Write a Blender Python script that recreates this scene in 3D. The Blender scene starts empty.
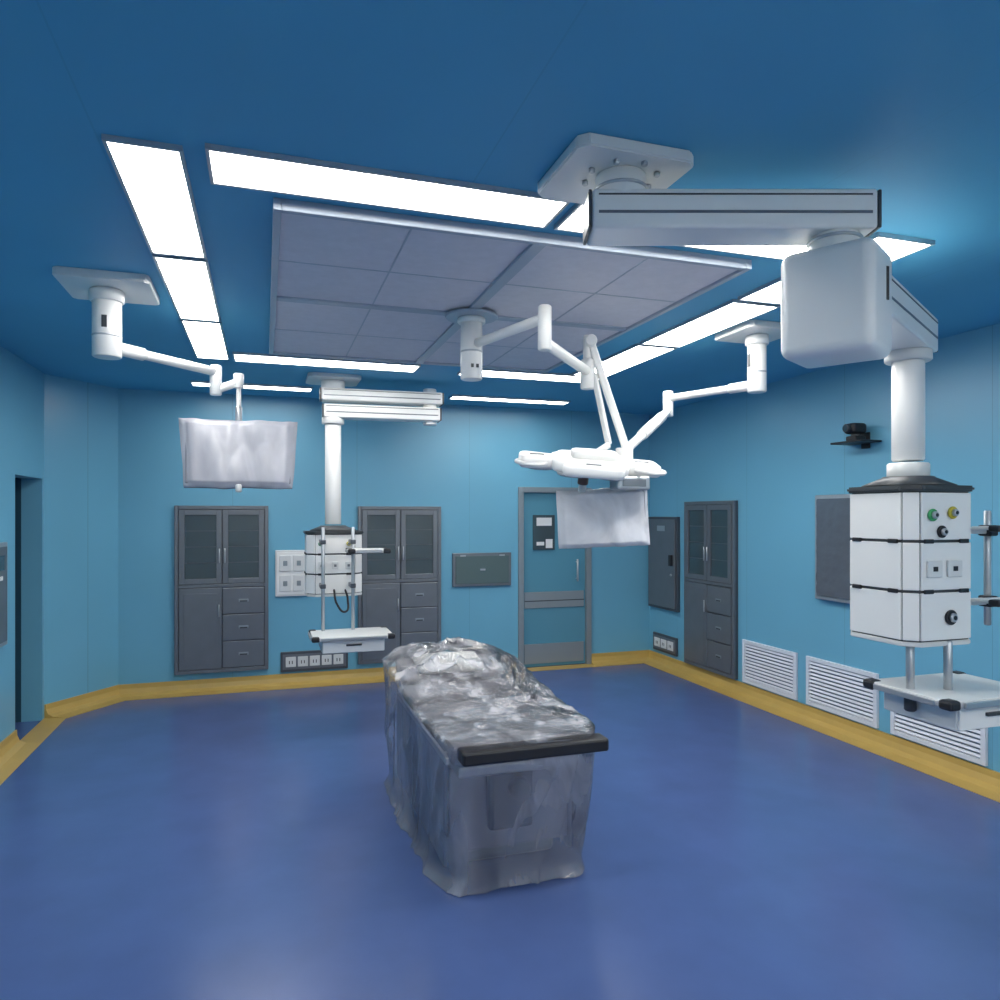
import bpy, bmesh, math, random
from mathutils import Vector, Matrix, noise
random.seed(3)
sc=bpy.context.scene
sc.view_settings.view_transform='Standard'
H=2.88
# ---------------------------------------------------------------- materials
def M(name,col,rough=.5,metal=0,emit=None,es=0,spec=.5,bump=0,bscale=40,var=0,vscale=6):
    m=bpy.data.materials.new(name); m.use_nodes=True
    nt=m.node_tree; b=nt.nodes['Principled BSDF']
    b.inputs['Base Color'].default_value=(*col,1)
    b.inputs['Roughness'].default_value=rough
    b.inputs['Metallic'].default_value=metal
    b.inputs['Specular IOR Level'].default_value=spec
    if emit:
        b.inputs['Emission Color'].default_value=(*emit,1); b.inputs['Emission Strength'].default_value=es
    if var or bump:
        tc=nt.nodes.new('ShaderNodeTexCoord')
    if var:
        n=nt.nodes.new('ShaderNodeTexNoise'); n.inputs['Scale'].default_value=vscale; n.inputs['Detail'].default_value=5
        nt.links.new(tc.outputs['Object'],n.inputs['Vector'])
        r=nt.nodes.new('ShaderNodeValToRGB')
        r.color_ramp.elements[0].position=.3; r.color_ramp.elements[1].position=.7
        r.color_ramp.elements[0].color=(*[c*(1-var) for c in col],1)
        r.color_ramp.elements[1].color=(*[min(1,c*(1+var)) for c in col],1)
        nt.links.new(n.outputs['Fac'],r.inputs['Fac']); nt.links.new(r.outputs['Color'],b.inputs['Base Color'])
    if bump:
        n=nt.nodes.new('ShaderNodeTexNoise'); n.inputs['Scale'].default_value=bscale
        nt.links.new(tc.outputs['Object'],n.inputs['Vector'])
        bp=nt.nodes.new('ShaderNodeBump'); bp.inputs['Strength'].default_value=bump; bp.inputs['Distance'].default_value=.01
        nt.links.new(n.outputs['Fac'],bp.inputs['Height']); nt.links.new(bp.outputs['Normal'],b.inputs['Normal'])
    return m
def wallmat(name,col,axis,period=1.2,off=.3,dark=.8,rough=.38,spec=.5):
    m=M(name,col,rough,spec=spec); nt=m.node_tree; b=nt.nodes['Principled BSDF']
    g=nt.nodes.new('ShaderNodeNewGeometry'); s=nt.nodes.new('ShaderNodeSeparateXYZ')
    nt.links.new(g.outputs['Position'],s.inputs[0])
    a=nt.nodes.new('ShaderNodeMath'); a.operation='ADD'; a.inputs[1].default_value=50*period+off
    nt.links.new(s.outputs[axis],a.inputs[0])
    mo=nt.nodes.new('ShaderNodeMath'); mo.operation='MODULO'; mo.inputs[1].default_value=period
    nt.links.new(a.outputs[0],mo.inputs[0])
    lt=nt.nodes.new('ShaderNodeMath'); lt.operation='LESS_THAN'; lt.inputs[1].default_value=.006
    nt.links.new(mo.outputs[0],lt.inputs[0])
    n=nt.nodes.new('ShaderNodeTexNoise'); n.inputs['Scale'].default_value=.8
    nt.links.new(g.outputs['Position'],n.inputs['Vector'])
    r=nt.nodes.new('ShaderNodeValToRGB'); r.color_ramp.elements[0].position=.3; r.color_ramp.elements[1].position=.7
    r.color_ramp.elements[0].color=(*[c*.94 for c in col],1); r.color_ramp.elements[1].color=(*[c*1.05 for c in col],1)
    nt.links.new(n.outputs['Fac'],r.inputs['Fac'])
    mx=nt.nodes.new('ShaderNodeMix'); mx.data_type='RGBA'
    nt.links.new(lt.outputs[0],mx.inputs['Factor']); nt.links.new(r.outputs['Color'],mx.inputs['A'])
    mx.inputs['B'].default_value=(*[c*dark for c in col],1)
    nt.links.new(mx.outputs['Result'],b.inputs['Base Color'])
    return m
def plastic(name,col,lo,hi,rough=.22,scale=5,bump=.6,gloss=.1,stretch=(1,1,1),fmin=.38,fmax=.68):
    """hazy clear film: transparent + milky haze, with a dielectric gloss layer on top"""
    m=bpy.data.materials.new(name); m.use_nodes=True; nt=m.node_tree; b=nt.nodes['Principled BSDF']
    b.inputs['Base Color'].default_value=(*col,1); b.inputs['Roughness'].default_value=rough
    out=nt.nodes['Material Output']; tr=nt.nodes.new('ShaderNodeBsdfTransparent'); mx=nt.nodes.new('ShaderNodeMixShader')
    tc=nt.nodes.new('ShaderNodeTexCoord'); mp=nt.nodes.new('ShaderNodeMapping'); mp.inputs['Scale'].default_value=stretch
    nt.links.new(tc.outputs['Object'],mp.inputs['Vector'])
    n=nt.nodes.new('ShaderNodeTexNoise'); n.inputs['Scale'].default_value=scale; n.inputs['Detail'].default_value=5; n.inputs['Distortion'].default_value=1.0
    nt.links.new(mp.outputs[0],n.inputs['Vector'])
    mr=nt.nodes.new('ShaderNodeMapRange'); mr.inputs['From Min'].default_value=fmin; mr.inputs['From Max'].default_value=fmax
    mr.inputs['To Min'].default_value=lo; mr.inputs['To Max'].default_value=hi
    nt.links.new(n.outputs['Fac'],mr.inputs['Value']); nt.links.new(mr.outputs['Result'],mx.inputs['Fac'])
    nt.links.new(tr.outputs[0],mx.inputs[1]); nt.links.new(b.outputs[0],mx.inputs[2])
    n2=nt.nodes.new('ShaderNodeTexNoise'); n2.inputs['Scale'].default_value=scale*2.5; n2.inputs['Distortion'].default_value=2
    nt.links.new(mp.outputs[0],n2.inputs['Vector'])
    bp=nt.nodes.new('ShaderNodeBump'); bp.inputs['Strength'].default_value=bump; bp.inputs['Distance'].default_value=.02
    nt.links.new(n2.outputs['Fac'],bp.inputs['Height'])
    gl=nt.nodes.new('ShaderNodeBsdfGlossy'); gl.inputs['Roughness'].default_value=gloss
    fr=nt.nodes.new('ShaderNodeFresnel'); fr.inputs['IOR'].default_value=1.5
    nt.links.new(bp.outputs['Normal'],gl.inputs['Normal']); nt.links.new(bp.outputs['Normal'],fr.inputs['Normal'])
    m2=nt.nodes.new('ShaderNodeMixShader')
    nt.links.new(fr.outputs[0],m2.inputs['Fac']); nt.links.new(mx.outputs[0],m2.inputs[1]); nt.links.new(gl.outputs[0],m2.inputs[2])
    nt.links.new(m2.outputs[0],out.inputs['Surface'])
    return m
WC=(.155,.42,.575)
m_wx=wallmat('wall_panel_x',WC,0,rough=.32); m_wy=wallmat('wall_panel_y',WC,1,rough=.32)
m_wf=wallmat('wall_panel_front',(.78,.80,.80),0)  # unseen wall, made pale so it bounces light onto the pendant arms
m_wd=M('doorway_shade',(.02,.07,.11),.45)  # dark colour stands in for the shade inside the doorway
m_ceil=wallmat('ceiling_panel',(.10,.40,.62),0,1.2,.5,.9,.6,.3)
m_floor=M('floor_vinyl',(.068,.112,.275),.22,var=.06,vscale=3,bump=.03,bscale=60,spec=.45)
m_yel=M('yellow_cove_vinyl',(.52,.35,.095),.4,var=.05)
m_white=M('enamel_white',(.86,.85,.82),.3)
m_off=M('enamel_offwhite',(.72,.72,.70),.35)
m_gray=M('steel_gray',(.19,.205,.225),.32,.5,var=.05)
m_gray2=M('steel_gray_dark',(.085,.095,.11),.35,.3)
m_alu=M('aluminium',(.50,.52,.54),.35,.7)
m_blk=M('black_rubber',(.015,.015,.018),.45)
m_dk=M('dark_gray',(.05,.055,.06),.4)
m_glass=M('cabinet_glass',(.045,.07,.08),.06,0,spec=.9)
m_diff=M('diffuser_mesh',(.66,.64,.69),.6,var=.04,vscale=20)
m_frame=M('diffuser_frame',(.40,.45,.52),.4,.3)
m_emit=M('light_diffuser',(.9,.9,.9),.5,emit=(1,.985,.95),es=17.5)
m_teal=M('door_teal',(.095,.28,.38),.25)
m_bnd=M('door_band',(.30,.34,.36),.35,.4)
m_paper=M('paper',(.75,.75,.75),.6)
m_panel=M('green_gray_panel',(.10,.15,.15),.4,.2)
m_vent=M('vent_white',(.70,.74,.80),.45)
m_ventb=M('vent_back',(.08,.14,.22),.7)
m_foil=M('protective_foil',(.15,.17,.20),.2,.3,bump=.5,bscale=14)
m_lens=M('lamp_lens',(.35,.4,.45),.12,spec=.8)
m_yl=M('gas_yellow',(.6,.5,.05),.4); m_gn=M('gas_green',(.05,.35,.12),.4); m_bl=M('gas_blue',(.05,.15,.5),.4)
m_brown=M('bronze',(.16,.10,.08),.4,.3)
m_matt=M('mattress_gray',(.17,.17,.20),.5,var=.1)
m_skirt=M('table_skirt',(.24,.23,.28),.5,var=.05)
m_cover=plastic('plastic_sheet_top',(.80,.80,.86),.04,.46,.30,6,.7,.09,fmin=.45,fmax=.66)
m_side=plastic('plastic_sheet_side',(.74,.74,.84),.16,.38,.45,2.2,.25,.16,(1.5,1.5,.5))
m_bag=plastic('plastic_bag',(.60,.60,.66),.60,.84,.4,2.5,.25,.22,(1.6,1,.5))
m_bagw=plastic('plastic_bag_white',(.86,.86,.89),.66,.92,.35,4,.6,.18)
m_scr=M('screen_gray',(.24,.24,.27),.3)
m_scr2=M('screen_off',(.30,.31,.35),.15,spec=.8)
# ---------------------------------------------------------------- geometry helpers
C={'e':None,'off':Vector((0,0,0))}
def G(name,loc,rotz=0,world=False):
    e=bpy.data.objects.new(name,None); sc.collection.objects.link(e)
    e.location=loc; e.rotation_euler=(0,0,rotz); e.empty_display_size=.1
    C['e']=e; C['off']=-Vector(loc) if world else Vector((0,0,0))
    return e
def END(): C['e']=None; C['off']=Vector((0,0,0))
def fin(bm,name,mat,smooth=False):
    bmesh.ops.recalc_face_normals(bm,faces=bm.faces)
    me=bpy.data.meshes.new(name)
    if C['off'].length: bmesh.ops.translate(bm,verts=bm.verts,vec=C['off'])
    if smooth:
        for f in bm.faces: f.smooth=True
    bm.to_mesh(me); bm.free()
    o=bpy.data.objects.new(name,me); sc.collection.objects.link(o)
    me.materials.append(mat)
    if C['e']: o.parent=C['e']
    return o
def box(name,lo,hi,mat,bev=0,seg=2):
    bm=bmesh.new(); bmesh.ops.create_cube(bm,size=1)
    lo=Vector(lo);hi=Vector(hi);c=(lo+hi)/2;s=hi-lo
    for v in bm.verts: v.co=Vector((v.co.x*s.x,v.co.y*s.y,v.co.z*s.z))+c
    if bev: bmesh.ops.bevel(bm,geom=list(bm.edges),offset=min(bev,min(abs(x) for x in s)*.45),segments=seg,affect='EDGES',profile=.5)
    return fin(bm,name,mat,False)
def beam(name,p0,p1,w,h,mat,bev=.01,seg=2,ext=0):
    p0=Vector(p0);p1=Vector(p1);d=(p1-p0);L=d.length;d.normalize()
    up=Vector((0,0,1)) if abs(d.z)<.98 else Vector((0,1,0))
    x=d.cross(up).normalized(); z=x.cross(d).normalized()
    bm=bmesh.new(); bmesh.ops.create_cube(bm,size=1)
    for v in bm.verts:
        v.co=Vector((v.co.x*w,v.co.y*(L+2*ext),v.co.z*h))
    if bev: bmesh.ops.bevel(bm,geom=list(bm.edges),offset=min(bev,w*.45,h*.45),segments=seg,affect='EDGES',profile=.5)
    R=Matrix((x,d,z)).transposed(); c=(p0+p1)/2
    for v in bm.verts: v.co=R@v.co+c
    return fin(bm,name,mat)
def cyl(name,p0,p1,r,mat,r2=None,n=28):
    p0=Vector(p0);p1=Vector(p1);r2=r if r2 is None else r2
    d=(p1-p0).normalized(); up=Vector((0,0,1)) if abs(d.z)<.95 else Vector((1,0,0))
    x=d.cross(up).normalized(); y=d.cross(x).normalized()
    bm=bmesh.new(); L=(p1-p0).length
    bv=min(.006,r*.25,r2*.25,L*.3)
    prof=[(0,r-bv),(bv,r),(L-bv,r2),(L,r2-bv)]
    rings=[]
    for (h,rr) in prof:
        rings.append([bm.verts.new(p0+d*h+(x*math.cos(2*math.pi*i/n)+y*math.sin(2*math.pi*i/n))*rr) for i in range(n)])
    for a,b in zip(rings,rings[1:]):
        for i in range(n):
            f=bm.faces.new((a[i],a[(i+1)%n],b[(i+1)%n],b[i])); f.smooth=True
    bm.faces.new(rings[0]); bm.faces.new(rings[-1])
    return fin(bm,name,mat)
def prism(name,pts,z0,z1,mat,bev=0):
    bm=bmesh.new()
    a=[bm.verts.new((p[0],p[1],z0)) for p in pts]; b=[bm.verts.new((p[0],p[1],z1)) for p in pts]
    n=len(pts)
    for i in range(n): bm.faces.new((a[i],a[(i+1)%n],b[(i+1)%n],b[i]))
    bm.faces.new(a); bm.faces.new(b)
    if bev: bmesh.ops.bevel(bm,geom=list(bm.edges),offset=bev,segments=2,affect='EDGES')
    return fin(bm,name,mat)
def petal(name,c,Rm,L,W,t,mat,e=4.0,tp=.12):
    """rounded plate module, nearly flat top"""
    bm=bmesh.new(); n=40
    prof=[(.0,-.5),(.90,-.5),(.98,-.38),(1,-.1),(1,.2),(.97,.38),(.88,.47),(.0,.52)]
    rings=[]
    for s,z in prof:
        if s==0: rings.append([bm.verts.new(Rm@Vector((0,0,z*t))+Vector(c))]); continue
        r=[]
        for i in range(n):
            th=2*math.pi*i/n; co,si=math.cos(th),math.sin(th)
            x=math.copysign(abs(co)**(2/e),co); y=math.copysign(abs(si)**(2/e),si)
            y*=(1-tp+tp*x)
            r.append(bm.verts.new(Rm@Vector((x*L*s,y*W*s,z*t))+Vector(c)))
        rings.append(r)
    for a,b in zip(rings,rings[1:]):
        for i in range(n):
            if len(a)==1: bm.faces.new((a[0],b[i],b[(i+1)%n]))
            elif len(b)==1: bm.faces.new((a[i],a[(i+1)%n],b[0]))
            else: bm.faces.new((a[i],a[(i+1)%n],b[(i+1)%n],b[i]))
    return fin(bm,name,mat,True)
def tube(name,pts,r,mat,res=8):
    cu=bpy.data.curves.new(name,'CURVE'); cu.dimensions='3D'; cu.bevel_depth=r; cu.bevel_resolution=3; cu.resolution_u=res
    s=cu.splines.new('BEZIER'); s.bezier_points.add(len(pts)-1)
    for bp,p in zip(s.bezier_points,pts):
        bp.co=Vector(p)+C['off']; bp.handle_left_type='AUTO'; bp.handle_right_type='AUTO'
    cu.materials.append(mat)
    o=bpy.data.objects.new(name,cu); sc.collection.objects.link(o)
    if C['e']: o.parent=C['e']
    return o
def chamf(cx,cy,w,d,c):
    x,y=w/2,d/2
    return [(cx-x+c,cy-y),(cx+x-c,cy-y),(cx+x,cy-y+c),(cx+x,cy+y-c),(cx+x-c,cy+y),(cx-x+c,cy+y),(cx-x,cy+y-c),(cx-x,cy-y+c)]
# ---------------------------------------------------------------- room shell
XL,XR,YB,YF=-1.75,4.3,7.5,-1.4
T=.15
box('floor',(XL-.8,YF-T,-.1),(XR+T,YB+T+.5,0),m_floor)
box('ceiling',(XL-.8,YF-T,H),(XR+T,YB+T+.5,H+.12),m_ceil)
def multibox(name,boxes,mat):
    bm=bmesh.new()
    for lo,hi in boxes:
        r=bmesh.ops.create_cube(bm,size=1)
        lo=Vector(lo);hi=Vector(hi);c=(lo+hi)/2;s=hi-lo
        for v in r['verts']: v.co=Vector((v.co.x*s.x,v.co.y*s.y,v.co.z*s.z))+c
    return fin(bm,name,mat)
DX0,DX1,DZ=2.70,3.50,1.97
multibox('wall_back',[((-1.3,YB,0),(DX0,YB+T,H)),((DX1,YB,0),(XR+T,YB+T,H)),((DX0,YB,DZ),(DX1,YB+T,H))],m_wx)
box('wall_right',(XR,YF,0),(XR+T,YB,H),m_wy)
box('wall_front',(XL-T,YF-T,0),(XR+T,YF,H),m_wf)
LY0,LY1,LZ=6.16,6.84,2.0
multibox('wall_left',[((XL-T,YF,0),(XL,LY0,H)),((XL-T,LY0,LZ),(XL,LY1,H)),((XL-T,LY1,0),(XL,6.9,H))],m_wy)
prism('wall_corner',[(-1.75,6.9),(-1.3,7.5),(-1.3,7.65),(-1.9,7.65),(-1.9,6.9)],0,H,m_wx)
# doorway in the left wall, leaf set back in the jamb
G('door_2',(XL-T,(LY0+LY1)/2,0),math.pi/2)
w=(LY1-LY0)/2
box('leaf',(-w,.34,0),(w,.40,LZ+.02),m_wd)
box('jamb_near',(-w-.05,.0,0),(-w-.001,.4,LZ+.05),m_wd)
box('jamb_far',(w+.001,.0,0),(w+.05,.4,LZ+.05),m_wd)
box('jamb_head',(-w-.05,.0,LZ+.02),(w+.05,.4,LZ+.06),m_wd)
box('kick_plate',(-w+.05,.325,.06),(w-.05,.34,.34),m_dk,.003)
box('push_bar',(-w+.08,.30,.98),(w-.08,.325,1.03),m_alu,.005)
END()
# baseboards (coved yellow vinyl)
def bb(name,p,q,mp=None,mq=None,flat=False):
    p=Vector(p);q=Vector(q);d=(q-p).normalized();n=Vector((-d.y,d.x))
    mp=Vector(mp) if mp else n; mq=Vector(mq) if mq else n
    prof=[(0,0),(.17,0),(.17,.004),(.07,.012),(.03,.035),(.014,.075),(.012,.115),(0,.115)]
    if flat: prof=[(0,0),(.17,0),(.17,.004),(0,.004)]
    bm=bmesh.new()
    a=[bm.verts.new((p.x+mp.x*s,p.y+mp.y*s,z)) for s,z in prof]
    b=[bm.verts.new((q.x+mq.x*s,q.y+mq.y*s,z)) for s,z in prof]
    k=len(prof)
    for i in range(k): bm.faces.new((a[i],a[(i+1)%k],b[(i+1)%k],b[i]))
    bm.faces.new(a);bm.faces.new(b)
    return fin(bm,name,m_yel)
P=[(XL,YF),(XR,YF),(XR,YB),(-1.3,YB),(XL,6.9)]
def nrm(a,b):
    d=(Vector(b)-Vector(a)).normalized(); return Vector((-d.y,d.x))
N=[nrm(P[i],P[(i+1)%5]) for i in range(5)]
mit=[(N[i-1]+N[i])/(1+N[i-1].dot(N[i])) for i in range(5)]
bb('baseboard_front',P[0],P[1],mit[0],mit[1])
bb('baseboard_right',P[1],P[2],mit[1],mit[2])
bb('baseboard_back',P[2],(DX1+.04,YB),mit[2],None)
bb('trim_1',(DX1+.04,YB),(DX0-.04,YB),flat=True)
bb('baseboard_back.001',(DX0-.04,YB),P[3],None,mit[3])
bb('baseboard_corner',P[3],P[4],mit[3],mit[4])
bb('trim_2',P[4],(XL,LY0),mit[4],None,flat=True)
bb('baseboard_left',(XL,LY0),P[0],None,mit[0])
# ---------------------------------------------------------------- ceiling lights
def lightstrip(x0,x1,y0,y1):
    G('ceiling_light_panel',((x0+x1)/2,(y0+y1)/2,H),world=True)
    box('diffuser',(x0+.012,y0+.012,H-.014),(x1-.012,y1-.012,H-.002),m_emit)
    for n,lo,hi in (('frame_1',(x0,y0,H-.018),(x0+.012,y1,H)),('frame_2',(x1-.012,y0,H-.018),(x1,y1,H)),
                    ('frame_3',(x0+.012,y0,H-.018),(x1-.012,y0+.012,H)),('frame_4',(x0+.012,y1-.012,H-.018),(x1-.012,y1,H))):
        box(n,lo,hi,m_alu)
    END()
for y0,y1 in ((2.50,3.52),(3.56,4.64),(4.68,5.76)): lightstrip(-.48,-.25,y0,y1)
for y0,y1 in ((2.36,3.30),(3.34,4.36),(4.40,5.50)): lightstrip(2.43,2.74,y0,y1)
for x0,x1 in ((-.18,1.08),(1.12,2.40)): lightstrip(x0,x1,2.46,2.72)
for x0,x1 in ((-.22,1.16),(1.52,2.74)): lightstrip(x0,x1,5.54,5.80)
for x0,x1 in ((-.62,.42),(1.75,3.0)): lightstrip(x0,x1,6.84,7.02)
# unseen strips added behind the camera to brighten surfaces that face it
for x0,x1 in ((-.9,.25),(.3,1.45),(1.5,2.65),(2.7,3.85)): lightstrip(x0,x1,-.9,-.6)
lightstrip(3.3,3.59,-.5,.6)
# ---------------------------------------------------------------- laminar flow ceiling
G('laminar_flow_ceiling_panel',(1.08,4.05,H),world=True)
x0,x1,y0,y1=.03,2.14,2.80,5.34; xm=1.10; ym=3.98
box('plenum',(x0+.02,y0+.02,H-.03),(x1-.02,y1-.02,H),m_diff)
fw=.03
for n,lo,hi in (('frame_left',(x0,y0),(x0+fw,y1)),('frame_right',(x1-fw,y0),(x1,y1)),('frame_near',(x0+fw,y0),(x1-fw,y0+fw)),('frame_far',(x0+fw,y1-fw),(x1-fw,y1)),
                ('frame_mid_y',(xm-.03,y0+fw),(xm+.03,y1-fw))):
    box(n,(*lo,H-.045),(*hi,H),m_frame,.003)
box('frame_mid_x1',(x0+fw,ym-.03,H-.042),(xm-.03,ym+.03,H),m_frame,.003)
box('frame_mid_x2',(xm+.03,ym-.03,H-.042),(x1-fw,ym+.03,H),m_frame,.003)
for i,x in enumerate((.56,1.63)): box(f'seam_x{i}',(x-.004,y0+fw,H-.032),(x+.004,y1-fw,H-.03),m_frame)
for i,y in enumerate((3.4,4.66)): box(f'seam_y{i}',(x0+fw,y-.004,H-.032),(x1-fw,y+.004,H-.03),m_frame)
END()
# ---------------------------------------------------------------- cabinets
def cabinet(loc,rot,w,z0,z1):
    G('recessed_instrument_cabinet',loc,rot)
    h=w/2; zm=z0+(z1-z0)*.52
    box('carcass',(-h,-.03,z0),(h,0,z1),m_gray2,.004)
    for n,a,b,c,d in (('frame_l',-h,-h+.035,z0,z1),('frame_r',h-.035,h,z0,z1),('frame_t',-h+.035,h-.035,z1-.035,z1),('frame_b',-h+.035,h-.035,z0,z0+.035),
                      ('frame_m',-h+.035,h-.035,zm-.015,zm+.015)):
        box(n,(a,-.05,c),(b,-.03,d),m_gray,.003)
    for s,(a,b) in enumerate(((-h+.04,-.004),(.004,h-.04))):
        lo,hi=zm+.02,z1-.04; f=.05
        box(f'door_{s}_stile1',(a,-.058,lo),(a+f,-.03,hi),m_gray,.003)
        box(f'door_{s}_stile2',(b-f,-.058,lo),(b,-.03,hi),m_gray,.003)
        box(f'door_{s}_rail1',(a+f,-.058,lo),(b-f,-.03,lo+f),m_gray,.003)
        box(f'door_{s}_rail2',(a+f,-.058,hi-f),(b-f,-.03,hi),m_gray,.003)
        box(f'door_{s}_glass',(a+f,-.042,lo+f),(b-f,-.036,hi-f),m_glass)
        for k in range(3):
            z=lo+f+(hi-lo-2*f)*(k+1)/4
            box(f'shelf_{s}_{k}',(a+f,-.0435,z-.004),(b-f,-.0425,z+.004),m_gray2)
    for s,x in enumerate((-.025,.025)): cyl(f'pull_{s}',(x,-.075,zm+.22),(x,-.075,zm+.36),.007,m_alu,n=12)
    lo,hi=z0+.04,zm-.02
    box('lower_door',(-h+.04,-.058,lo),(-.004,-.03,hi),m_gray,.004)
    box('lower_door_inset',(-h+.08,-.062,lo+.05),(-.045,-.057,hi-.05),m_gray,.003)
    cyl('lower_pull',(-.03,-.07,hi-.28),(-.03,-.07,hi-.16),.007,m_alu,n=12)
    for k in range(3):
        a=lo+(hi-lo)*k/3+.004; b=lo+(hi-lo)*(k+1)/3-.004
        box(f'drawer_{k}',(.004,-.058,a),(h-.04,-.03,b),m_gray,.004)
        c=(a+b)/2; xc=(h-.036)/2
        box(f'label_{k}',(xc-.045,-.062,c-.012),(xc+.045,-.058,c+.016),m_bnd,.003)
        box(f'grip_{k}',(xc-.035,-.064,c-.010),(xc+.035,-.061,c+.002),m_dk)
    END()
cabinet((-.39,YB,0),0,.85,.18,1.79)
cabinet((1.345,YB,0),0,.87,.17,1.79)
cabinet((XR,6.26,0),-math.pi/2,.86,.13,1.84)
# ---------------------------------------------------------------- sliding door
G('door_1',(3.1,YB,0))
w=.40
box('frame_l',(-w-.04,-.03,0),(-w+.02,.1,DZ+.04),m_bnd,.004)
box('frame_r',(w-.02,-.03,0),(w+.04,.1,DZ+.04),m_bnd,.004)
box('frame_t',(-w+.02,-.03,DZ-.02),(w-.02,.1,DZ+.04),m_bnd,.004)
box('leaf',(-w+.02,.02,.006),(w-.02,.07,DZ-.02),m_teal,.004)
box('bumper_band',(-w+.04,.008,.66),(w-.04,.02,.84),m_bnd,.003)
box('bumper_line_1',(-w+.04,.005,.735),(w-.04,.008,.745),m_dk)
box('kick_plate',(-w+.04,.01,.04),(w-.04,.02,.26),m_bnd,.003)
box('window',(-.26,.0,1.31),(.0,.02,1.70),m_glass,.004)
box('notice_1',(-.22,-.004,1.58),(-.04,0,1.67),m_paper)
box('notice_2',(-.22,-.004,1.36),(-.13,0,1.40),m_paper)
box('notice_3',(-.11,-.004,1.33),(-.03,0,1.43),m_paper)
box('window_2',(.10,.004,1.38),(.22,.02,1.66),m_teal,.004)
cyl('handle',(.27,-.02,.95),(.27,-.02,1.2),.011,m_alu,n=14)
cyl('handle_post1',(.27,-.02,.98),(.27,.02,.98),.007,m_alu,n=10)
cyl('handle_post2',(.27,-.02,1.17),(.27,.02,1.17),.007,m_alu,n=10)
END()
# ---------------------------------------------------------------- back wall fittings
G('wall_control_panel',(.26,YB,1.12))
box('plate',(-.16,-.03,-.23),(.16,0,.23),m_off,.006)
box('bezel',(-.145,-.034,-.21),(.145,-.03,.21),m_white,.002)
for i,(a,b,c,d) in enumerate(((-.12,-.01,.02,.18),(.01,.12,.02,.18),(-.12,-.01,-.18,-.02),(.01,.12,-.18,-.02))):
    box(f'module_{i}',(a,-.042,c),(b,-.034,d),m_off,.004)
    box(f'display_{i}',(a+.035,-.046,c+.055),(b-.035,-.041,d-.055),m_bnd,.002)
END()
def sockets(loc,rot,w,n):
    G('wall_socket_panel',loc,rot)
    box('back_box',(-w/2,-.025,-.10),(w/2,0,.10),m_gray2,.006)
    box('rim',(-w/2+.02,-.029,-.075),(w/2-.02,-.025,.075),m_gray,.002)
    s=(w-.08)/n
    for i in range(n):
        x=-w/2+.04+s*(i+.5)
        box(f'socket_{i}',(x-s*.42,-.037,-.05),(x+s*.42,-.029,.05),m_off,.004)
        box(f'slot_a{i}',(x-.018,-.039,-.02),(x-.010,-.036,.012),m_blk)
        box(f'slot_b{i}',(x+.010,-.039,-.02),(x+.018,-.036,.012),m_blk)
    END()
sockets((.48,YB,.235),0,.66,5)
sockets((XR,7.13,.25),-math.pi/2,.5,3)
G('wall_pass_box',(2.24,YB,1.11))
box('frame',(-.33,-.035,-.18),(.33,0,.18),m_gray,.005)
box('cover',(-.30,-.045,-.15),(.30,-.035,.15),m_panel,.005)
box('catch',(-.03,-.055,-.01),(.03,-.045,.01),m_alu,.003)
box('hinge_1',(-.25,-.05,.145),(-.19,-.044,.16),m_alu); box('hinge_2',(.19,-.05,.145),(.25,-.044,.16),m_alu)
END()
G('wall_electrical_cabinet',(XR,7.15,1.16),-math.pi/2)
box('frame',(-.31,-.04,-.52),(.31,0,.52),m_gray2,.005)
box('door',(-.28,-.055,-.49),(.28,-.04,.49),m_gray,.005)
box('lock',(.20,-.085,-.02),(.245,-.055,.10),m_blk,.004)
cyl('key_knob',(.22,-.07,-.12),(.22,-.055,-.12),.014,m_alu,n=14)
box('name_plate',(-.08,-.058,.36),(.08,-.054,.42),m_alu)
END()
# ---------------------------------------------------------------- vents on right wall
def vent(y0,y1,z0=.13,z1=.53):
    w=(y1-y0)/2
    G('return_air_vent',(XR,(y0+y1)/2,0),-math.pi/2)
    box('duct_back',(-w+.02,-.006,z0+.02),(w-.02,0,z1-.02),m_ventb)
    f=.035
    box('frame_l',(-w,-.025,z0),(-w+f,0,z1),m_vent,.003); box('frame_r',(w-f,-.025,z0),(w,0,z1),m_vent,.003)
    box('frame_b',(-w+f,-.025,z0),(w-f,0,z0+f),m_vent,.003); box('frame_t',(-w+f,-.025,z1-f),(w-f,0,z1),m_vent,.003)
    bm=bmesh.new(); n=11
    for i in range(n):
        z=z0+f+(z1-z0-2*f)*(i+.5)/n
        vs=[bm.verts.new(p) for p in ((-w+f,-.022,z-.010),(w-f,-.022,z-.010),(w-f,-.008,z+.004),(-w+f,-.008,z+.004),
                                     (-w+f,-.024,z-.005),(w-f,-.024,z-.005),(w-f,-.010,z+.009),(-w+f,-.010,z+.009))]
        for q in ((0,1,2,3),(4,5,6,7),(0,1,5,4),(2,3,7,6),(1,2,6,5),(0,3,7,4)): bm.faces.new([vs[k] for k in q])
    fin(bm,'louvers',m_vent)
    END()
vent(5.02,5.74); vent(4.17,4.90); vent(3.33,4.05)
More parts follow.
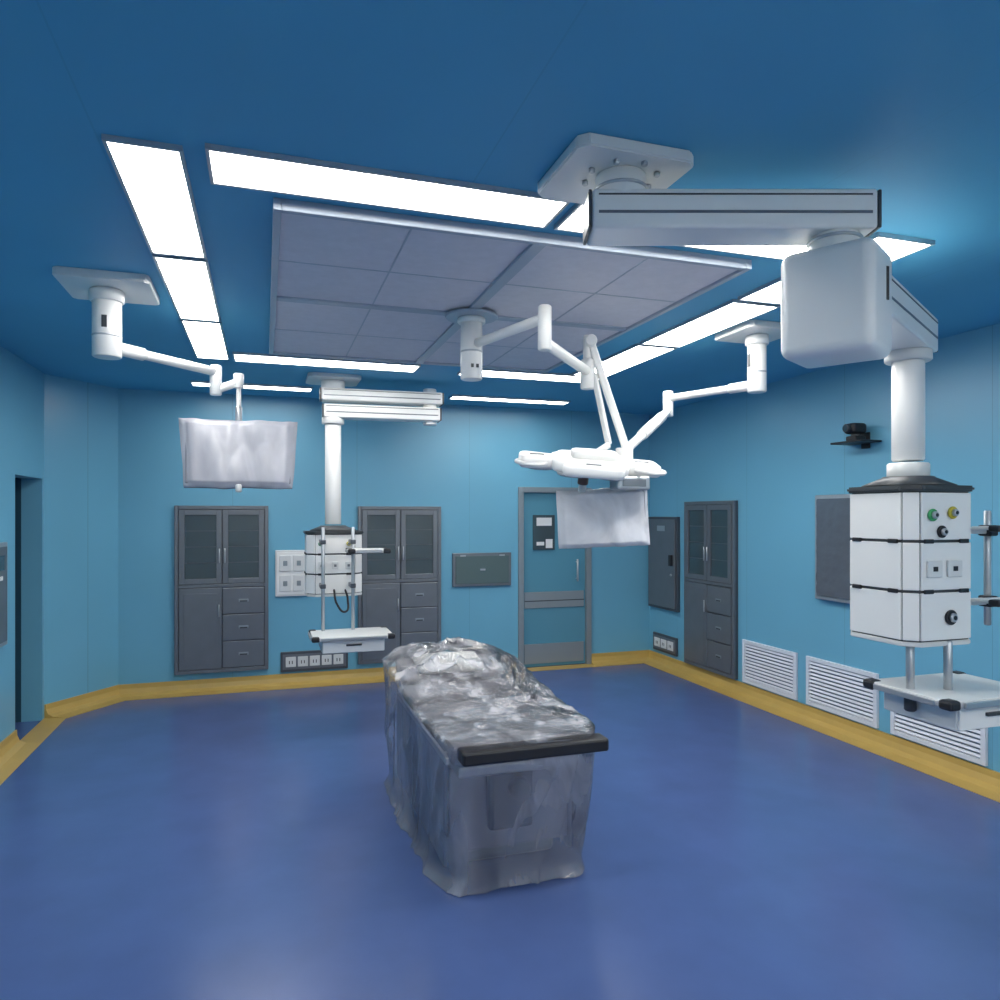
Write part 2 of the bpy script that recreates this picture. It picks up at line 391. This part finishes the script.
# ---------------------------------------------------------------- wall display, camera
G('wall_mounted_display',(XR,4.37,1.44),-math.pi/2)
box('bracket',(-.15,-.02,-.12),(.15,0,.12),m_dk)
box('housing',(-.40,-.05,-.42),(.40,-.02,.42),m_alu,.008)
box('screen',(-.37,-.054,-.39),(.37,-.05,.39),m_foil,.002)
bm=bmesh.new()
nx,nz=24,24
vs=[[bm.verts.new((-.365+.73*i/nx,-.062-.012*abs(noise.noise(Vector((i*.33,j*.33,2)))),-.385+.77*j/nz)) for j in range(nz+1)] for i in range(nx+1)]
for i in range(nx):
    for j in range(nz): bm.faces.new((vs[i][j],vs[i+1][j],vs[i+1][j+1],vs[i][j+1]))
fin(bm,'protective_film',m_foil,True)
END()
G('security_camera',(XR,4.29,2.27),-math.pi/2)
box('wall_plate',(-.04,-.012,-.07),(.04,0,.05),m_blk,.004)
box('shelf',(-.15,-.20,-.035),(.15,-.005,-.02),m_blk,.005)
box('base',(-.05,-.15,-.02),(.05,-.05,.02),m_blk,.01)
cyl('yoke',(0,-.10,.0),(0,-.10,.05),.035,m_dk)
box('body',(-.055,-.17,.035),(.055,-.04,.115),m_blk,.025,4)
cyl('lens_barrel',(0,-.20,.075),(0,-.165,.075),.032,m_dk)
cyl('lens_glass',(0,-.203,.075),(0,-.199,.075),.024,m_glass)
END()
G('nurse_call_panel',(XL,5.70,1.15),math.pi/2)
box('plate',(-.2,-.03,-.36),(.2,0,.36),m_alu,.006)
box('cover',(-.17,-.036,-.33),(.17,-.03,.33),m_gray,.003)
for i in range(3): box(f'button_{i}',(-.05+.05*i-.015,-.042,.1),(-.05+.05*i+.015,-.036,.13),m_white,.002)
box('display',(-.1,-.04,.17),(.1,-.036,.27),m_glass)
END()
# ---------------------------------------------------------------- wrapped monitor helper (local Matrix)
def wrapped(name,Mx,w,h,d,mat,taper=0,seed=0,amp=.010,bottom=.0):
    bm=bmesh.new(); bmesh.ops.create_cube(bm,size=1)
    bmesh.ops.subdivide_edges(bm,edges=list(bm.edges),cuts=30,use_grid_fill=True)
    for v in bm.verts:
        x,y,z=v.co
        s=1+taper*(z)
        p=Vector((x*w*s,y*d,z*h))
        n1=noise.noise(Vector((p.x*6+seed,p.y*5,p.z*3)))
        n2=abs(noise.noise(Vector((p.x*11+seed,3,p.z*4))))
        out=Vector((x*1.2,y*2.2 if abs(y)>.45 else 0,z*1.2))
        p+=out*amp*(n1+n2*1.2)
        ed=max(abs(x),abs(z))
        if ed>.46: p.y*=.45
        v.co=Mx@p
    return fin(bm,name,mat,True)
def tbox(name,Mx,lo,hi,mat,bev=.004):
    off=C['off'].copy(); C['off']=Vector((0,0,0))
    o=box(name,lo,hi,mat,bev); C['off']=off
    o.data.transform(Matrix.Translation(off)@Mx)
    return o
# ---------------------------------------------------------------- left ceiling monitor
CP=(-.762,4.10)
def ceilplate(cx,cy,w,d,t=.035,mat=m_off):
    prism('ceiling_plate',chamf(cx,cy,w,d,.02),H-t,H,mat,.004)
G('ceiling_mounted_monitor',(-.762,4.10,H),world=True)
ceilplate(-.75,4.10,.42,.42,.04)
cyl('column_collar',(*CP,H-.10),(*CP,H-.04),.08,m_white)
cyl('column',(*CP,2.50),(*CP,H-.09),.068,m_white)
cyl('column_band',(*CP,2.60),(*CP,2.615),.070,m_alu)
box('column_label',(CP[0]-.012,CP[1]-.071,2.64),(CP[0]+.012,CP[1]-.066,2.70),m_dk)
J=(-.28,4.65)
dv=(Vector(J)-Vector(CP)).normalized()
cyl('arm_1',(CP[0]+dv.x*.05,CP[1]+dv.y*.05,2.56),(J[0],J[1],2.56),.026,m_white)
cyl('arm_1_sleeve',(CP[0]+dv.x*.05,CP[1]+dv.y*.05,2.56),(CP[0]+dv.x*.22,CP[1]+dv.y*.22,2.56),.034,m_white)
cyl('elbow',(*J,2.42),(*J,2.60),.034,m_white)
K=(-.15,4.66)
cyl('arm_2',(J[0],J[1],2.45),(K[0],K[1],2.51),.024,m_white)
cyl('yoke_joint',(*K,2.47),(*K,2.56),.03,m_white)
cyl('drop_rod',(*K,2.16),(*K,2.50),.014,m_off,n=16)
cyl('rod_sleeve',(*K,2.24),(*K,2.36),.020,m_alu,n=16)
Mx=Matrix.Translation((-.145,4.60,2.065))@Matrix.Rotation(math.radians(-2),4,'Z')@Matrix.Rotation(math.radians(-8),4,'X')
tbox('vesa_mount',Mx,(-.06,.03,-.06),(.06,.08,.06),m_alu)
tbox('bezel',Mx,(-.30,-.025,-.185),(.30,.03,.185),m_scr,.01)
tbox('screen',Mx,(-.28,-.028,-.165),(.28,-.024,.165),m_scr2,.001)
wrapped('plastic_cover',Mx,.64,.41,.085,m_bag,.10,1.3)
cyl('handle',Mx@Vector((0,-.03,-.235)),Mx@Vector((0,-.03,-.19)),.018,m_off)
END()
# ---------------------------------------------------------------- right ceiling monitor (reaches under the lamp)
CP=(2.98,3.85)
G('ceiling_mounted_monitor',(2.98,3.85,H),world=True)
ceilplate(*CP,.38,.40,.04)
cyl('column_collar',(*CP,H-.10),(*CP,H-.04),.072,m_white)
cyl('column',(*CP,2.48),(*CP,H-.09),.058,m_white)
cyl('column_band',(*CP,2.60),(*CP,2.615),.060,m_alu)
box('column_label',(CP[0]-.062,CP[1]-.012,2.64),(CP[0]-.057,CP[1]+.012,2.72),m_dk)
J=(2.73,4.50); dv=(Vector(J)-Vector(CP)).normalized()
cyl('arm_1',(CP[0]+dv.x*.04,CP[1]+dv.y*.04,2.53),(*J,2.53),.025,m_white)
cyl('arm_1_sleeve',(CP[0]+dv.x*.05,CP[1]+dv.y*.05,2.53),(CP[0]+dv.x*.2,CP[1]+dv.y*.2,2.53),.033,m_white)
cyl('elbow',(*J,2.40),(*J,2.58),.036,m_white)
E=Vector((2.02,3.86,2.06))
cyl('spring_arm',(*J,2.44),E,.028,m_white)
cyl('spring_arm_cover',Vector((*J,2.44)).lerp(E,.15),Vector((*J,2.44)).lerp(E,.6),.036,m_white)
cyl('wrist',(E.x,E.y,1.98),(E.x,E.y,2.10),.03,m_white)
cyl('drop_rod',(E.x,E.y,1.74),(E.x,E.y,2.0),.014,m_off,n=16)
cyl('yoke',(E.x,E.y,1.78),(1.84,3.72,1.76),.016,m_off,n=16)
Mx=Matrix.Translation((1.805,3.66,1.685))@Matrix.Rotation(math.radians(-24),4,'Z')@Matrix.Rotation(math.radians(3),4,'X')@Matrix.Rotation(math.radians(-2.5),4,'Y')
tbox('bezel',Mx,(-.235,-.02,-.145),(.235,.03,.145),m_scr,.01)
tbox('screen',Mx,(-.22,-.023,-.13),(.22,-.019,.13),m_scr2,.001)
wrapped('plastic_cover',Mx,.50,.32,.085,m_bagw,.0,5.1,.013)
END()
# ---------------------------------------------------------------- surgical light
A=(1.12,3.95)
G('surgical_light',(1.12,3.95,H),world=True)
cyl('ceiling_rosette',(*A,H-.06),(*A,H-.042),.15,m_frame)
cyl('column_collar',(*A,H-.09),(*A,H-.06),.08,m_white)
cyl('column',(*A,2.47),(*A,H-.08),.062,m_white)
cyl('column_band',(*A,2.62),(*A,2.635),.064,m_alu)
for i,dx in enumerate((-.02,.01)): box(f'label_{i}',(A[0]+dx,A[1]-.065,2.53),(A[0]+dx+.015,A[1]-.061,2.55),m_dk)
B=(1.31,3.30)
cyl('arm_1',(A[0]+.02,A[1]-.05,2.67),(*B,2.67),.026,m_white)
cyl('elbow',(*B,2.51),(*B,2.73),.034,m_white)
D=(1.78,3.81)
cyl('arm_2',(*B,2.55),(*D,2.53),.028,m_white)
cyl('joint',(*D,2.43),(*D,2.60),.042,m_white)
cyl('swivel',(*D,2.58),(*D,2.74),.026,m_white)
E1=Vector((1.99,3.72,2.06)); E2=Vector((1.86,3.70,2.10))
p=Vector((D[0]+.01,D[1]-.02,2.70)); q=Vector((D[0]+.03,D[1]-.02,2.52))
beam('spring_arm_upper',p,E1,.035,.045,m_white,.012,3)
beam('spring_arm_lower',q,E2,.03,.035,m_off,.010,3)
cyl('spring_pivot',p+Vector((-.02,-.05,0)),p+Vector((.02,.05,0)),.034,m_white)
cyl('wrist',E1+Vector((0,0,-.09)),E1+Vector((0,0,.04)),.032,m_white)
HC=Vector((1.71,3.65,1.985)); R=Matrix.Rotation(math.radians(-18.1),3,'Z')@Matrix.Rotation(math.radians(4.5),3,'Y')@Matrix.Rotation(math.radians(13),3,'X')
beam('yoke_arm',E1+Vector((0,0,-.05)),HC+R@Vector((.08,0,.055)),.045,.04,m_white,.012,3)
beam('yoke_arm_2',E2,HC+R@Vector((.02,0,.05)),.03,.035,m_off,.010,3)
# flat boxy head: central plate, two side modules and front/rear modules joined edge to edge
petal('body_plate',HC,R,.21,.20,.075,m_white,6,0)
petal('module_right',HC+R@Vector((.275,0,0)),R,.115,.135,.065,m_white,5,.10)
petal('module_left',HC+R@Vector((-.275,0,0)),R@Matrix.Rotation(math.pi,3,'Z'),.115,.135,.065,m_white,5,.22)
petal('module_front',HC+R@Vector((0,-.22,0)),R@Matrix.Rotation(-math.pi/2,3,'Z'),.09,.17,.062,m_white,5,.08)
petal('module_rear',HC+R@Vector((0,.22,0)),R@Matrix.Rotation(math.pi/2,3,'Z'),.09,.17,.062,m_white,5,.08)
petal('top_housing',HC+R@Vector((.03,0,.05)),R,.13,.10,.05,m_off,6,0)
k=0
for x,y in ((-.27,0),(.27,0),(-.1,-.17),(.1,-.17),(-.1,.17),(.1,.17),(-.09,0),(.09,0)):
    c=HC+R@Vector((x,y,0))
    cyl(f'lens_rim_{k}',c+R@Vector((0,0,-.042)),c+R@Vector((0,0,-.03)),.082,m_alu); cyl(f'lens_{k}',c+R@Vector((0,0,-.046)),c+R@Vector((0,0,-.04)),.072,m_lens); k+=1
for i,(x,y) in enumerate(((-.29,.0),(.29,.0),(0,-.24))):
    beam(f'vent_slot_{i}',HC+R@Vector((x-.04,y,.032)),HC+R@Vector((x+.04,y,.032)),.03,.006,m_gray,.002)
cyl('sterile_handle_neck',HC+R@Vector((-.02,0,-.12)),HC+R@Vector((-.02,0,-.03)),.030,m_brown)
cyl('sterile_handle',HC+R@Vector((-.02,0,-.17)),HC+R@Vector((-.02,0,-.11)),.022,m_off)
Rb=HC+R@Vector((.22,-.12,-.07))
box('control_box',Rb-Vector((.10,.05,.038)),Rb+Vector((.10,.05,.038)),m_alu,.012)
box('control_display',Rb+Vector((-.07,-.054,-.02)),Rb+Vector((.07,-.049,.02)),m_gray,.002)
tube('side_handle',[HC+R@Vector((-.24,-.12,0)),HC+R@Vector((-.32,-.19,.0)),HC+R@Vector((-.40,-.12,0)),HC+R@Vector((-.37,-.02,0))],.011,m_off)
tube('side_handle_2',[HC+R@Vector((.24,-.12,0)),HC+R@Vector((.33,-.18,.0)),HC+R@Vector((.40,-.12,0)),HC+R@Vector((.37,-.02,0))],.011,m_off)
END()
# ---------------------------------------------------------------- pendants
def arm(name,p0,p1,w,h,ext):
    """double-rail pendant arm with dark inlay lines and end caps"""
    p0=Vector(p0);p1=Vector(p1);d=(p1-p0).normalized();s=d.cross(Vector((0,0,1))).normalized()
    beam(name,p0,p1,w,h,m_white,.012,3,ext)
    for k,sg in enumerate((-1,1)):
        o=s*sg*(w/2+.0005)
        for j,(dz,hh) in enumerate(((h*.34,.005),(-h*.10,.009))):
            beam(f'{name}_inlay_{k}{j}',p0+o+Vector((0,0,dz))-d*(ext-.02),p1+o+Vector((0,0,dz))+d*(ext-.02),.003,hh,m_gray if j else m_dk,0)
    for k,(pp,sg) in enumerate(((p0,-1),(p1,1))):
        c=pp+d*sg*(ext+.001)
        beam(f'{name}_cap_{k}',c,c+d*sg*.012,w*.96,h*.96,m_dk,.004)
def head(cx,cy,w,d,z0,z1,ch,cap=True):
    oc=chamf(cx,cy,w,d,ch)
    prism('head_body',oc,z0,z1,m_dk)
    n=8; rows=3; cen=Vector((cx,cy,0))
    for i in range(n):
        a=Vector((*oc[i],0)); b=Vector((*oc[(i+1)%n],0)); L=(b-a).length; t=(b-a).normalized(); nn=Vector((t.y,-t.x,0))
        if nn.dot((a+b)/2-cen)<0: nn=-nn
        for r in range(rows):
            za=z0+(z1-z0)*r/rows+.006; zb=z0+(z1-z0)*(r+1)/rows-.006
            c=(a+b)/2+nn*.004
            beam(f'plate_{i}_{r}',c-t*(L/2-.001)+Vector((0,0,(za+zb)/2)),c+t*(L/2-.001)+Vector((0,0,(za+zb)/2)),.010,zb-za,m_white,.003)
            if r and L>.12:
                for sg in (-1,1):
                    cc=c+t*sg*L*.36+nn*.006+Vector((0,0,za-.006))
                    beam(f'tab_{i}_{r}_{sg}',cc-t*.025,cc+t*.025,.010,.018,m_blk,.003)
    prism('top_flange',chamf(cx,cy,w+.05,d+.05,ch+.02),z1,z1+.025,m_dk,.008)
    prism('bottom_flange',chamf(cx,cy,w+.02,d+.02,ch+.01),z0-.02,z0,m_off,.004)
    cyl('top_dome',(cx,cy,z1+.025),(cx,cy,z1+.07),min(w,d)*.52,m_dk,min(w,d)*.30,36)
def gas(name,p,nrmv,col,r=.026):
    p=Vector(p);nv=Vector(nrmv)
    cyl(name+'_ring',p,p+nv*.012,r,col,n=24); cyl(name+'_port',p+nv*.01,p+nv*.026,r*.6,m_alu,n=20); cyl(name+'_hole',p+nv*.025,p+nv*.028,r*.3,m_blk,n=14)
def tray(cx,cy,w,d,z,rot,drawer=True,px=''):
    Rz=Matrix.Translation((cx,cy,z))@Matrix.Rotation(rot,4,'Z')
    tbox(px+'tray_deck',Rz,(-w/2,-d/2,-.015),(w/2,d/2,.015),m_off,.006)
    for i,(sx,sy) in enumerate(((-1,-1),(1,-1),(1,1),(-1,1))):
        x=sx*(w/2-.02);y=sy*(d/2-.02)
        tbox(px+f'bumper_{i}',Rz,(x-.03,y-.03,-.020),(x+.03,y+.03,.020),m_blk,.012)
    tbox(px+'rail_front',Rz,(-w/2+.06,-d/2-.02,-.012),(w/2-.06,-d/2-.008,.012),m_alu,.003)
    tbox(px+'rail_left',Rz,(-w/2-.018,-d/2+.06,-.012),(-w/2-.008,d/2-.06,.012),m_alu,.003)
    if drawer:
        tbox(px+'drawer',Rz,(-w/2+.07,-d/2+.03,-.115),(w/2-.07,d/2-.03,-.015),m_off,.008)
        tbox(px+'drawer_front',Rz,(-w/2+.075,-d/2+.02,-.11),(w/2-.075,-d/2+.032,-.02),m_white,.004)
        tbox(px+'drawer_grip',Rz,(-.06,-d/2+.008,-.06),(.06,-d/2+.022,-.045),m_dk,.003)
# far pendant
A=(.56,6.34); Bx=(1.40,6.30)
G('surgical_pendant',(*A,H),world=True)
prism('ceiling_plate',chamf(*A,.44,.44,.04),H-.03,H,m_off,.004)
cyl('mount_drum',(*A,2.78),(*A,H-.03),.10,m_white)
arm('arm_upper',(*A,2.73),(*Bx,2.73),.18,.105,.10)
arm('arm_lower',(*A,2.59),(*Bx,2.59),.18,.115,.08)
cyl('arm_pivot',(*Bx,2.50),(*Bx,2.82),.06,m_white)
cyl('column_collar',(*A,2.48),(*A,2.54),.095,m_off)
cyl('column',(*A,1.62),(*A,2.5),.068,m_white)
head(*A,.44,.38,1.04,1.54,.06)
yy=A[1]-.19
for i,(x,z,c) in enumerate(((.44,1.46,m_gn),(.67,1.46,m_yl))): gas(f'gas_{i}',(x,yy-.008,z),(0,-1,0),c,.018)
for i in range(3):
    x=.45+.11*i; box(f'socket_{i}',(x-.026,yy-.018,1.25),(x+.026,yy-.008,1.31),m_off,.003); box(f'socket_hole_{i}',(x-.010,yy-.02,1.268),(x+.010,yy-.017,1.288),m_gray)
for i,x in enumerate((.45,.69)):
    cyl(f'pole_{i}',(x,6.0,.66),(x,6.0,1.60),.014,m_alu,n=16)
    for j,z in enumerate((1.12,1.48)): box(f'clamp_{i}{j}',(x-.022,5.98,z-.018),(x+.022,6.15,z+.018),m_gray2,.006)
tray(.66,5.86,.62,.42,.745,0)
tray(.80,5.92,.32,.22,1.41,0,False,'upper_')
tube('cable',[(.55,6.15,1.08),(.57,6.06,.96),(.63,6.05,.90),(.66,6.12,1.0),(.64,6.15,1.08)],.009,m_blk)
END()
# near pendant
A=(1.14,2.18); Bn=(1.826,1.957); Cn=(2.72,2.48)
G('surgical_pendant',(*A,H),world=True)
prism('ceiling_plate',chamf(1.13,2.22,.42,.40,.03),H-.04,H,m_off,.005)
cyl('mount_drum',(*A,2.75),(*A,H-.04),.085,m_white)
cyl('mount_ring',(*A,2.785),(*A,2.795),.092,m_alu)
for i in range(8):
    an=i*math.pi/4+.2; x=A[0]+.12*math.cos(an); y=A[1]+.12*math.sin(an); cyl(f'bolt_{i}',(x,y,H-.055),(x,y,H-.04),.011,m_alu,n=8)
arm('arm_upper',(*A,2.70),(*Bn,2.70),.17,.13,.105)
cyl('arm_joint',(*Bn,2.56),(*Bn,2.64),.080,m_white)
cyl('arm_joint_ring',(*Bn,2.615),(*Bn,2.625),.088,m_alu)
d=(Vector(Cn)-Vector(Bn)).normalized()
p0=Vector((*Bn,2.405)); dd=Vector((d.x,d.y,0))
bm_o=beam('motor_housing',p0-dd*.11,p0+dd*.14,.30,.36,m_white,.038,5)
for f in bm_o.data.polygons: f.use_smooth=True
s=dd.cross(Vector((0,0,1))).normalized()
for sg in (-1,1):
    c=p0+s*sg*.1505+dd*.04
    beam(f'housing_slot_{sg}',c+Vector((0,0,.0)),c+Vector((0,0,.11)),.016,.004,m_blk,.0)
arm('arm_lower',(*(Vector(Bn)+d*.22),2.50),(*Cn,2.50),.20,.15,.10)
cyl('column_collar',(*Cn,2.38),(*Cn,2.43),.095,m_off)
cyl('column',(*Cn,1.94),(*Cn,2.40),.066,m_white)
head(*Cn,.36,.36,1.17,1.80,.045)
cyl('column_base',(*Cn,1.86),(*Cn,1.93),.085,m_off)
fy=Cn[1]-.189
for i,(dx,z,c) in enumerate(((.03,1.71,m_yl),(-.08,1.70,m_gn),(-.03,1.63,m_blk))): gas(f'gas_{i}',(Cn[0]+dx,fy,z),(0,-1,0),c,.026)
for i in range(2):
    x=Cn[0]-.07+.11*i
    box(f'socket_{i}',(x-.04,fy-.010,1.44),(x+.04,fy,1.51),m_off,.003); box(f'socket_hole_{i}',(x-.012,fy-.012,1.465),(x+.012,fy-.009,1.485),m_blk)
gas('vacuum',(Cn[0]+.02,fy,1.27),(0,-1,0),m_blk,.032)
for i,(x,y) in enumerate(((2.60,2.36),(2.74,2.30))):
    cyl(f'pole_{i}',(x,y,.93),(x,y,1.17),.017,m_alu,n=16)
    cyl(f'pole_knob_{i}',(x,y,.87),(x,y,.93),.024,m_dk,n=16)
tray(2.82,2.34,.54,.42,.95,0)
px,py=3.12,2.42
cyl('side_pole',(px,py,1.2),(px,py,1.72),.015,m_alu,n=16)
for i,z in enumerate((1.31,1.63)):
    box(f'side_bracket_{i}',(Cn[0]+.17,py-.015,z-.015),(px,py+.015,z+.015),m_off,.005)
    box(f'side_clamp_{i}',(px-.025,py-.035,z-.025),(px+.025,py+.03,z+.025),m_blk,.008)
    box(f'side_shelf_{i}',(px-.14,py-.16,z+.005),(px+.24,py-.03,z+.02),m_off,.005)
    box(f'side_shelf_tip_{i}',(px-.155,py-.17,z-.003),(px-.11,py-.12,z+.026),m_blk,.008)
END()
# ---------------------------------------------------------------- operating table
TC=Vector((1.115,3.86,0)); W=.40
G('operating_table',TC)
box('base_plate',(-.28,-.48,0),(.28,.50,.09),m_gray,.03,3)
box('base_cover',(-.22,-.40,.09),(.22,.42,.16),m_off,.03,3)
box('column_lower',(-.15,-.2,.16),(.15,.2,.38),m_alu,.015)
box('column_upper',(-.12,-.16,.38),(.12,.16,.54),m_alu,.01)
box('top_frame',(-.30,-.78,.53),(.30,.80,.58),m_alu,.01)
for i,(a,b,z) in enumerate(((-.78,-.40,.58),(-.38,.02,.58),(.04,.46,.585))):
    box(f'mattress_{i}',(-.33,a,z),(.33,b,z+.09),m_matt,.03,3)
beam('mattress_back',(0,.46,.66),(0,.80,.73),.62,.09,m_matt,.03,3)
beam('pillow',(0,.50,.73),(0,.74,.78),.42,.06,m_off,.03,3)
for s in (-1,1):
    box(f'side_rail_{s}',(s*.350-.008,-.78,.60),(s*.350+.008,.46,.63),m_alu,.003)
    for k in range(4): box(f'rail_post_{s}_{k}',(min(s*.30,s*.345),-.7+.36*k,.605),(max(s*.30,s*.345),-.67+.36*k,.625),m_alu,.002)
    box(f'side_skirt_{s}',(s*.315-.01,-.60,.06),(s*.315+.01,.66,.56),m_skirt,.008)
box('foot_end_bar',(-.315,-.905,.625),(.375,-.80,.685),m_blk,.012)
box('foot_panel',(-.30,-.60,.12),(.30,-.58,.52),m_skirt,.01)
box('foot_bracket',(-.12,-.66,.22),(.10,-.60,.56),m_blk,.02)
cyl('foot_crank',(.02,-.70,.42),(.02,-.62,.42),.05,m_blk)
# plastic sheet draped over the whole table
bm=bmesh.new(); Np=340; rings=[]
def pt(th,e=8.0):
    c,s=math.cos(th),math.sin(th)
    k=(abs(c)**e+abs(s)**e)**(-1/e)
    return Vector((c*k,s*k))
def ss(x): x=max(0,min(1,x)); return x*x*(3-2*x)
def hgt(x,y):
    r=ss((y+.35)/.95)
    z=.705+.165*r*(1-.55*abs(x/W)**2)
    z-=.10*ss((y-.70)/.2)
    return z
def ridge(p): return 1-abs(noise.noise(p))*2.2
def wx(uy): return W*(1+.045*uy)
Kt,Ks=54,46
for k in range(Kt+Ks+1):
    ring=[]
    for i in range(Np):
        th=2*math.pi*i/Np; u=pt(th)
        if k<=Kt:
            f=max(.01,k/Kt)
            x=u.x*wx(u.y*f)*f; y=u.y*.875*f; z=hgt(x,y)
            wp=noise.noise(Vector((x*4,y*4,9)))*.12
            cr=noise.noise(Vector((x*4,y*4,1)))*.016
            cr+=max(0,ridge(Vector((x*4.5+y*1.6+wp,y*5-x*2,2))))**2*.028
            cr+=max(0,ridge(Vector((x*9-y*3+wp*3,y*8+x*4,5))))**3*.012
            z+=cr*(.45+.8*ss((y+.6)/.7))*(1-.5*f**6)
        else:
            f=(k-Kt)/Ks
            zt=hgt(u.x*W,u.y*.875)
            z=zt*(1-f)+.004*f
            fold=noise.noise(Vector((u.x*2.5,u.y*4,f*.8)))*.018
            fold+=max(0,ridge(Vector((u.x*3.2+7+f*.9,u.y*4.5-f*1.1,f*.5))))**4*.020
            fold+=max(0,ridge(Vector((u.x*8-f*1.5,u.y*9+f,f+3))))**5*.005
            w=ss(f*4)
            sx=wx(u.y)-.03*f
            x=u.x*(sx+(fold-.004)*w); y=u.y*(.875+(fold-.004)*w)
            y+= .15*f*ss(-u.y*2) - .10*f*ss(u.y*2)
            if f>.90:
                k2=((f-.90)/.10)**1.5; x+=u.x*.030*k2*(1+noise.noise(Vector((u.x*4,u.y*6,4)))); y+=u.y*.03*k2
        ring.append(bm.verts.new((x,y,max(z,.004))))
    rings.append(ring)
for j,(a,b) in enumerate(zip(rings,rings[1:])):
    for i in range(Np):
        f=bm.faces.new((a[i],a[(i+1)%Np],b[(i+1)%Np],b[i]))
        f.material_index=1 if j>=Kt+1 else 0
bm.faces.new(rings[0])
o=fin(bm,'plastic_sheet',m_cover,True)
o.data.materials.append(m_side)
END()
# ---------------------------------------------------------------- world & camera
w=bpy.data.worlds.new('world'); sc.world=w; w.use_nodes=True
w.node_tree.nodes['Background'].inputs[0].default_value=(.5,.6,.7,1); w.node_tree.nodes['Background'].inputs[1].default_value=.1
cd=bpy.data.cameras.new('camera'); cam=bpy.data.objects.new('camera',cd); sc.collection.objects.link(cam)
cam.location=(0,0,1.7); cam.rotation_euler=(math.pi/2,0,math.radians(-18.1))
cd.sensor_width=36; cd.lens=25.92; cd.shift_y=.015; cd.clip_start=.05
sc.camera=cam
